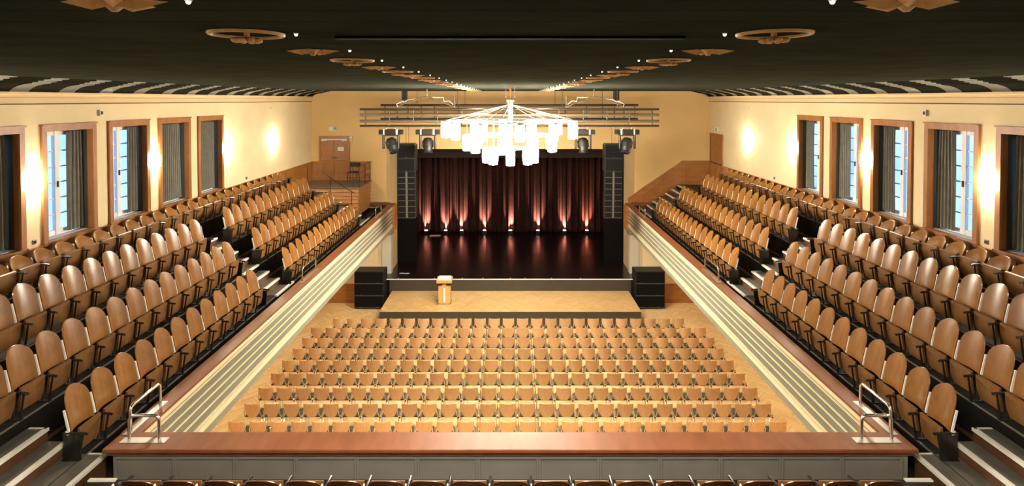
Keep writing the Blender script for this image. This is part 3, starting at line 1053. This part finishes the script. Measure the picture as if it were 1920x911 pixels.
for sx, side in SIDES:
    o = empty('chain_hoist', (sx * 195 / 45.65, 22.6, 8.97))
    B().b2((-.11, -.1, 0.02), (.11, .1, .40), .02).done('housing', 'black', o)
    B().cyl((0, 0, -.06), (0, 0, .03), .012, 6).cyl((0, 0, .40), (0, 0, ZC - 8.97), .02, 8).done('hanging_chain', 'iron', o)
    tag(o, f'black chain hoist under the ceiling above the {side} end of the trusses', 'hoist', 'chain hoists above the trusses')
    o = empty('suspension_frame', (sx * 155 / 51.47, 20.2, 8.72))
    b = B()
    b.tube([(0, 0, .68), (0, 0, .44), (0, 0, .40)], .02, 8)
    b.tube([(-sx * 1.0, 0, .02), (-sx * .5, 0, .21), (0, 0, .40), (sx * .55, 0, .25), (sx * 1.05, 0, .05)], .024, 8)
    b.done('hanging_bar', 'truss_light', o, smooth=True)
    b = B()
    b.tube([(-sx * .95, 0, .10), (-sx * .80, .0, .24), (-sx * .62, 0, .22), (-sx * .6, 0, .36), (-sx * .2, 0, .36)], .013, 6)
    b.tube([(sx * .25, 0, .32), (sx * .7, 0, .28), (sx * .78, 0, .20), (sx * .9, 0, .22), (sx * 1.1, 0, .12), (sx * 1.05, 0, .02)], .013, 6)
    b.done('conduit', 'white', o, smooth=True)
    B().cyl((-sx * 1.0, 0, -.0), (-sx * 1.0, 0, .42), .014, 6).done('stay', 'truss_light', o)
    tag(o, f'pale peaked suspension bracket with cables above the truss, {side} of the chandelier', 'bracket', 'suspension brackets under the ceiling')

for k, (px, lean, lab) in enumerate(((733, 22, 'leftmost under the wide truss'), (802, 4, 'second from left under the wide truss'), (1093, 2, 'just right of the chandelier'), (1176, -14, 'rightmost under the wide truss'))):
    o = empty('moving_head_light', ((px - 957) / 51.47, 20.4, 7.03))
    zt = 8.0 - 7.0
    b = B()
    b.b2((-.20, -.16, zt - .30), (.20, .16, zt - .11), .02)
    base = b.done('base', 'black', o)
    B().b2((-.26, -.13, zt - .30), (-.205, .13, zt - .10)).b2((.205, -.13, zt - .30), (.26, .13, zt - .10)).done('hanging_handle', 'whitebox', o)
    B().b2((-.43, -.12, zt - .29), (-.265, .12, zt - .12), .01).done('side_box', 'cabinet', o)
    B().b2((.265, -.12, zt - .29), (.43, .12, zt - .12), .01).done('side_box', 'cabinet', o)
    b = B()
    for x in (-.16, .16):
        b.tube([(x, 0, zt - .11), (x, 0, zt - .04)], .02, 6)
        b.b2((x - .03, -.06, zt - .06), (x + .03, .06, zt - .035))
    b.done('clamp', 'steel', o)
    b = B()
    for x in (-.27, .27):
        b.b2((x - .035, -.09, .18), (x + .035, .09, zt - .28), .015)
    b.b2((-.30, -.10, zt - .34), (.30, .10, zt - .29))
    b.done('yoke', 'iron', o)
    b = B()
    b.lathe([(.05, .17), (.14, .14), (.195, .04), (.20, -.10), (.17, -.20), (.15, -.34), (.165, -.36), (.165, -.40), (.14, -.41)], 18)
    hd = b.done('head', 'black', o, smooth=True)
    hd.location = (0, 0, .42); hd.rotation_euler = (R(-18), R(-lean), 0)
    B().lathe([(.135, -.425), (.135, -.405)], 18).done('lens', 'lens', hd)
    b = B()
    for q in range(5):
        b.lathe([(.198 - abs(q - 2) * .002, .05 - q * .05), (.208, .045 - q * .05), (.208, .028 - q * .05), (.198, .022 - q * .05)], 18)
    b.done('cooling_fins', 'black', hd)
    tag(o, f'black moving head stage light hanging {lab}', 'stage light', 'moving head lights under the wide truss')

# ------------------------------------------------------------------ ceiling ornaments
def ring_orn():
    o = empty('ceiling_rosette')
    b = B()
    n = 40
    rings = []
    for r_, z in ((.180, 0), (.179, -.010), (.184, -.016), (.199, -.016), (.205, -.010), (.206, 0)):
        rings.append([b.bm.verts.new((r_ * math.cos(2 * PI * k / n), r_ * math.sin(2 * PI * k / n), z)) for k in range(n)])
    for i in range(len(rings)):
        j = (i + 1) % len(rings)
        for k in range(n):
            b.bm.faces.new((rings[i][k], rings[i][(k + 1) % n], rings[j][(k + 1) % n], rings[j][k]))
    b.done('ring', 'ornament', o, smooth=True)
    b = B()
    for k in range(8):
        a = 2 * PI * k / 8
        m = Matrix.Translation((.055 * math.cos(a), .055 * math.sin(a), -.042)) @ Matrix.Rotation(a, 4, 'Z') @ Matrix.Diagonal((.034, .022, .015, 1))
        bmesh.ops.create_icosphere(b.bm, subdivisions=2, radius=1, matrix=m)
    b.cyl((0, 0, -.045), (0, 0, 0), .016, 12)
    b.done('flower', 'ornament', o, smooth=True)
    return freeze(o)
def wing_orn():
    o = empty('ceiling_rosette')
    b = B()
    for k in range(6):
        a = 2 * PI * k / 6
        ca, sa = math.cos(a), math.sin(a)
        L_ = .205 if k % 3 == 0 else .15
        base = [(0, 0, -.02), (L_ * .45, .045, -.0), (L_, 0, -.008), (L_ * .45, -.045, -.0), (L_ * .42, 0, -.038)]
        vs = [b.bm.verts.new((x * ca - y_ * sa, x * sa + y_ * ca, z)) for x, y_, z in base]
        for f in ((0, 1, 4), (1, 2, 4), (2, 3, 4), (3, 0, 4), (0, 3, 2, 1)):
            b.bm.faces.new([vs[q] for q in f])
    b.done('petals', 'ornament', o)
    B().lathe([(.028, 0), (.028, -.03), (.012, -.045)], 12).done('boss', 'ornament', o, smooth=True)
    return freeze(o)
ro, wo = ring_orn(), wing_orn()
first_used = set()
bulb = None
for sx, side in SIDES:
    for k in range(21):
        y = 2.13 + k * MOD
        pr = wo if k % 2 == 0 else ro
        if pr.name not in first_used:
            first_used.add(pr.name); o = pr; o.location = (sx * 1.5, y, ZC - .001)
        else:
            o = dup(pr, (sx * 1.5, y, ZC - .001))
        kind = 'ochre pointed leaf rosette' if k % 2 == 0 else 'ochre ring rosette with scalloped flower'
        tag(o, f'{kind}, {ordi(k + 1)} from the camera in the {side} ceiling line', 'ceiling ornament', f'ceiling rosettes in the {side} line')
        if bulb is None:
            bulb = empty('ceiling_spot', (sx * 1.22, y, ZC))
            B().lathe([(.005, -.005), (.009, -.008), (.009, -.014), (.004, -.018)], 12).done('bulb', 'bulb', bulb, smooth=True)
            B().lathe([(.014, .0), (.014, -.006)], 14).done('socket', 'white', bulb, smooth=True)
            li = bpy.data.lights.new('ceiling_spot_beam', 'SPOT')
            li.energy = 265
            li.color = (1.0, .90, .74)
            li.spot_size = R(78); li.spot_blend = .7; li.shadow_soft_size = .03
            lo = bpy.data.objects.new('beam', li); COL.objects.link(lo)
            lo.parent = bulb; lo.location = (0, 0, -.035)
            freeze(bulb); o = bulb
            wide = li.copy()
            wide.spot_size = R(150); wide.spot_blend = .5; wide.energy = 560
        else:
            o = dup(bulb, (sx * 1.22, y, ZC))
        for ch in list(COL.objects):
            if ch.parent == o and ch.type == 'LIGHT':
                ch.data = wide if k < 2 else li
        tag(o, f'small white ceiling spot beside the {ordi(k + 1)} rosette of the {side} line', 'ceiling spot', f'small ceiling spots in the {side} line')

# ------------------------------------------------------------------ wall sconces
def sconce(sx, side, k, y):
    o = empty('wall_sconce', (sx * XW, y, 7.33))
    B().b2((-sx * .0, -.04, .05), (-sx * .044, .04, .29)).done('back_plate', 'brass', o)
    b = B()
    n = 12
    pts = [(-sx * (.045 + .11 * math.sin(PI * q / n)), -.13 * math.cos(PI * q / n)) for q in range(n + 1)]
    b.prism(pts, 'z', .02, .32)
    b.done('lamp_shade', 'sconce', o, smooth=True)
    b = B()
    for z in (.02, .31):
        b.tube([(x * 1.02, y_ * 1.03, z + .005) for x, y_ in pts], .006, 6)
    b.done('shade_rim', 'brass', o)
    tag(o, f'lit glass wall sconce, {ordi(7 - k)} from the stage end on the {side} wall', 'wall lamp', f'wall sconces along the {side} wall')
for sx, side in SIDES:
    for k in range(-2, 4):
        sconce(sx, side, k + 3, 10.25 + 3.49 * k)

# ------------------------------------------------------------------ small things on the walls
def wallbox(sx, name, y, z, d, mat, label, cat, extra=None):
    o = empty(name, (sx * XW, y, z))
    B().b2((-sx * .001, -d[0] / 2, -d[1] / 2), (-sx * d[2], d[0] / 2, d[1] / 2), .004).done('housing', mat, o)
    if extra:
        B().b2((-sx * d[2], -extra[0] / 2, -extra[1] / 2), (-sx * (d[2] + .012), extra[0] / 2, extra[1] / 2)).done('front', 'black', o)
    tag(o, label, cat)
for sx, side in SIDES:
    wallbox(sx, 'motion_detector', 11.95 if sx < 0 else 11.8, 8.72, (.09, .13, .06), 'whitebox', f'small white detector with black lens above the second {side} window', 'detector', (.045, .07))
    wallbox(sx, 'smoke_detector', 20.4, 8.70, (.07, .07, .05), 'whitebox', f'tiny pale wall sensor near the stage end of the {side} wall', 'sensor', (.03, .03))
    wallbox(sx, 'wall_socket', 10.26, 6.38, (.085, .085, .02), 'ink', f'dark socket below the nearest sconce of the {side} wall', 'socket', (.05, .05))
    wallbox(sx, 'wall_socket', 18.55, 6.40, (.085, .085, .02), 'ink', f'dark socket on the {side} wall beyond the last window', 'socket', (.05, .05))

# ------------------------------------------------------------------ landing with double door, chair, railings
LZ = 5.45
b = B()
ld = empty('door_landing', (-7.45, 23.68, 0))
off = ld.location
B().b2((-XW + .06 - off.x, 22.72 - off.y, 4.8), (-6.20 - off.x, YW - .06 - off.y, LZ - .03)).done('core', 'board', ld)
b = B()
for q in range(7):
    z1 = LZ - .06 - q * .155
    b.prism([(22.70 - off.y, z1), (22.73 - off.y, z1), (22.73 - off.y, z1 - .135), (22.655 - off.y, z1 - .135)], 'x', -XW + .06 - off.x, -6.17 - off.x)
    b.prism([(-6.19 - off.x, z1), (-6.22 - off.x, z1), (-6.22 - off.x, z1 - .135), (-6.135 - off.x, z1 - .135)], 'y', 22.67 - off.y, YW - .06 - off.y)
b.done('cladding', 'board', ld)
B().b2((-XW + .06 - off.x, 22.62 - off.y, LZ - .045), (-6.11 - off.x, YW - .06 - off.y, LZ)).done('deck', 'tread', ld)
struct(ld, 'raised landing clad in oak boards below the double door', 'landing')

dr = empty('door_1', (-7.755, YW, LZ))
B().b2((-.67, -.06, 0), (-.585, .0, 1.865)).b2((.585, -.06, 0), (.67, .0, 1.865)).b2((-.67, -.06, 1.865), (.67, .0, 1.95)).done('door_frame', 'frame', dr)
for s in (-1, 1):
    lf = B()
    lf.b2((s * .006, -.045, .01), (s * .582, -.012, 1.862))
    for z0, z1 in ((.10, .30), (.36, .86), (.98, 1.32), (1.40, 1.58), (1.64, 1.80)):
        lf.b2((s * .08, -.052, z0), (s * .50, -.044, z1), .003)
    leaf = lf.done('door_leaf', 'frame', dr)
    B().cyl((s * .05, -.085, .93), (s * .54, -.085, .93), .018, 8).b2((s * .05, -.085, .90), (s * .10, -.045, .96)).b2((s * .50, -.085, .90), (s * .55, -.045, .96)).done('push_bar', 'steel', leaf)
    B().b2((s * .03, -.075, .97), (s * .10, -.045, 1.03)).done('latch', 'iron', leaf)
B().b2((-.56, -.085, 1.78), (.56, -.05, 1.83)).b2((-.56, -.10, 1.74), (-.33, -.05, 1.80)).b2((.33, -.10, 1.74), (.56, -.05, 1.80)).done('door_closer', 'whitebox', dr)
pp = B().b2((.15, -.058, 1.30), (.42, -.0525, 1.47)).done('notice', 'paper', dr)
pp['label'] = 'white paper notice taped to the door'
struct(dr, 'oak double door with push bars on the end wall above the landing', 'door')
B().b2((.24, -.0595, 1.39), (.36, -.058, 1.40)).b2((.21, -.0595, 1.36), (.39, -.058, 1.366)).b2((.21, -.0595, 1.345), (.37, -.058, 1.351)).done('printed_lines', 'ink', pp)

d2 = empty('door_2', (XW, 23.78, 5.8))
B().b2((-.05, -.72, -.52), (0, -.62, 1.66)).b2((-.05, .62, -.52), (0, .72, 1.66)).b2((-.05, -.72, 1.66), (0, .72, 1.76)).done('door_frame', 'frame', d2)
for s in (-1, 1):
    lf = B().b2((-.035, s * .006, -.52), (-.006, s * .62, 1.66))
    for z0, z1 in ((-.4, .35), (.62, 1.0), (1.1, 1.5)):
        lf.b2((-.042, s * .09, z0), (-.034, s * .53, z1), .003)
    leaf = lf.done('door_leaf', 'frame', d2)
    B().cyl((-.075, s * .06, .5), (-.075, s * .56, .5), .018, 8).b2((-.075, s * .06, .47), (-.035, s * .10, .53)).b2((-.075, s * .52, .47), (-.035, s * .56, .53)).done('push_bar', 'iron', leaf)
struct(d2, 'oak double door in the right side wall beside the end wall', 'door')

o = empty('exit_sign', (-7.81, YW - .001, 7.64))
B().b2((-.17, -.07, 0), (.17, 0, .19), .006).done('housing', 'whitebox', o)
B().b2((.03, -.074, .03), (.15, -.07, .16)).done('pictogram_panel', 'green', o)
tag(o, 'white emergency exit sign box above the double door', 'exit sign')
o = empty('exit_sign', (XW - .001, 23.75, 7.64))
B().b2((-.07, -.17, 0), (0, .17, .19), .006).done('housing', 'whitebox', o)
B().b2((-.074, -.15, .03), (-.07, .0, .16)).done('pictogram_panel', 'green', o)
tag(o, 'emergency exit sign box on the right side wall above the door', 'exit sign')
o = empty('wall_box', (-7.03, YW - .001, 7.18))  # plain white wall box, purpose unknown
B().b2((-.055, -.05, 0), (.055, 0, .22), .005).done('housing', 'whitebox', o)
B().b2((-.03, -.056, .05), (.03, -.05, .11)).done('button', 'ink', o)
tag(o, 'small white wall box at the upper corner of the double door', 'wall box')

# black chair on the landing, facing the hall
o = empty('wooden_chair', (-6.78, 24.1, LZ))
B().b2((-.22, -.20, .42), (.22, .20, .455), .012).done('seat', 'black', o)
for sx_ in (-1, 1):
    B().cyl((sx_ * .19, -.17, .42), (sx_ * .21, -.20, 0), .018, 8, .014).done('leg', 'black', o)
    B().tube([(sx_ * .21, .23, 0), (sx_ * .19, .18, .42), (sx_ * .19, .215, .80)], .016, 8).done('leg', 'black', o)
def bk(u, v):
    x = (u - .5) * .44
    return (x, .20 + .03 - .05 * (x / .22) ** 2 * -.4, .64 + .18 * v)
B().grid(8, 2, bk, (0, .02, 0)).done('backrest', 'black', o)
B().cyl((-.2, -.18, .22), (.2, -.18, .22), .01, 8).done('stretcher', 'black', o)
tag(o, 'plain black chair standing on the landing beside the double door', 'chair')

# railing on the landing, open towards the stair
o = empty('landing_railing', (-6.2, 22.75, LZ))
b = B()
for x, y in ((.03, 0), (.03, .95), (.03, 1.8), (-.22, 0), (-2.05, 0)):
    b.cyl((x, y, 0), (x, y, .83), .016, 8)
b.done('post', 'iron', o)
b = B()
for z in (.83, .56, .30):
    b.cyl((.03, 0, z), (.03, 1.88, z), .011, 8)
    b.cyl((-.22, 0, z), (.03, 0, z), .011, 8)
b.done('rail', 'iron', o)
tag(o, 'thin dark steel railing along the open edge of the landing', 'railing')
o = empty('stair_handrail', (-6.9, 22.5, TZ[1]))
b = B()
b.tube([(-.95, .08, 1.50), (-.5, .0, 1.22), (.55, -.0, .52), (.62, 0, .47)], .016, 8)
b.cyl((.5, 0, -.0), (.5, 0, .56), .014, 8).cyl((-.35, 0, .0), (-.35, 0, 1.12), .014, 8)
b.done('rail', 'iron', o)
B().b2((.45, -.05, 0), (.55, .05, .012)).b2((-.40, -.05, 0), (-.30, .05, .012)).done('foot_plate', 'iron', o)
tag(o, 'dark handrail sloping down in front of the boarded landing', 'handrail')

# chrome hoops on the rail caps
def hoop(p0, p1, h, label, group='steel hoops on the rail caps'):
    p0, p1 = Vector(p0), Vector(p1)
    o = empty('rail_hoop', (p0 + p1) / 2)
    c = (p0 + p1) / 2
    d = (p1 - p0).normalized()
    a, e = p0 - c, p1 - c
    r_ = .07
    pts = [a + Vector((0, 0, .008)), a + Vector((0, 0, h - r_))]
    for q in range(1, 6):
        t = q / 5 * PI / 2
        pts.append(a + Vector((0, 0, h - r_)) + d * (r_ - r_ * math.cos(t)) + Vector((0, 0, r_ * math.sin(t))))
    for q in range(0, 6):
        t = q / 5 * PI / 2
        pts.append(e + Vector((0, 0, h - r_)) - d * (r_ - r_ * math.sin(t)) + Vector((0, 0, r_ * math.cos(t))))
    pts.append(e + Vector((0, 0, .008)))
    B().tube(pts, .021, 12).done('hand_tube', 'chrome', o, smooth=True)
    L_ = (e - a).length / 2 + .10
    if abs(d.x) > .5: B().b2((-L_, -.06, 0), (L_, .06, .008)).done('base_plate', 'steel', o)
    else: B().b2((-.05, -L_, 0), (.05, L_, .008)).done('base_plate', 'steel', o)
    tag(o, label, 'handrail', group)
for sx, side in SIDES:
    hoop((sx * 5.10, 7.40, ZR), (sx * 4.70, 7.40, ZR), .34, f'steel hoop on the rear rail cap beside the {side} corner')
    hoop((sx * 5.23, 7.61, ZR), (sx * 5.23, 8.27, ZR), .34, f'steel hoop on the {side} gallery rail close to the rear corner')
    hoop((sx * 5.22, 13.95, ZR), (sx * 5.22, 14.92, ZR), .34, f'steel hoop on the {side} gallery rail at the mid aisle')
    hoop((sx * 5.22, 21.6, ZR), (sx * 5.22, 22.5, ZR), .34, f'steel hoop on the {side} gallery rail near the stage')

# a batten and a cable end on the stage
o = empty('wooden_batten', ((815 - 957) / 32.5, 32.35, ZS))
B().box((0, 0, .025), (.62, .09, .05), Matrix.Rotation(R(6), 3, 'Z'), .006).b2((-.3, .05, 0), (.2, .11, .03)).done('plank', 'lect', o)
tag(o, 'pale wooden batten lying on the stage floor by the curtain', 'batten')
o = empty('white_cable', (-4.85, 25.3, ZS))
B().tube([(-.2, 0, .012), (-.05, .03, .012), (.1, -.02, .012), (.25, .02, .012)], .012, 6).done('cord', 'white', o)
tag(o, 'short white cable lying at the front corner of the stage', 'cable')

# ------------------------------------------------------------------ light: sky through the windows
w = bpy.data.worlds.new('sky')
SC.world = w
w.use_nodes = True
nt = w.node_tree
bg = nt.nodes['Background']
tc = nt.nodes.new('ShaderNodeTexCoord')
n = nt.nodes.new('ShaderNodeTexNoise'); n.inputs['Scale'].default_value = 7; n.inputs['Detail'].default_value = 2
r = nt.nodes.new('ShaderNodeValToRGB')
r.color_ramp.elements[0].position = .35; r.color_ramp.elements[0].color = (.22, .42, .92, 1)
r.color_ramp.elements[1].position = .62; r.color_ramp.elements[1].color = (.52, .74, 1.0, 1)
nt.links.new(tc.outputs['Generated'], n.inputs['Vector'])
nt.links.new(n.outputs['Fac'], r.inputs['Fac'])
nt.links.new(r.outputs['Color'], bg.inputs['Color'])
bg.inputs['Strength'].default_value = 2.2

# ------------------------------------------------------------------ camera and view
cam = bpy.data.cameras.new('camera')
co = bpy.data.objects.new('camera', cam)
COL.objects.link(co)
cam.sensor_width = 36.0
cam.lens = 36.0 * F / 1920
cam.clip_end = 200
co.location = (0, 0, CAMZ)
co.rotation_euler = (R(90) - TILT, 0, 0)
cam.shift_x = (960 - 957) / 1920
cam.shift_y = -(455.5 - (187 + F * math.tan(TILT))) / 1920
SC.camera = co
vs = SC.view_settings
vs.view_transform = 'Standard'
vs.look = 'None'
vs.gamma = 1.0
vs.use_curve_mapping = False
vs.exposure = 0.0
SC.cycles.use_denoising = True
SC.cycles.max_bounces = 8
SC.cycles.diffuse_bounces = 4
SC.cycles.glossy_bounces = 4
SC.cycles.transparent_max_bounces = 8
SC.cycles.sample_clamp_indirect = 8
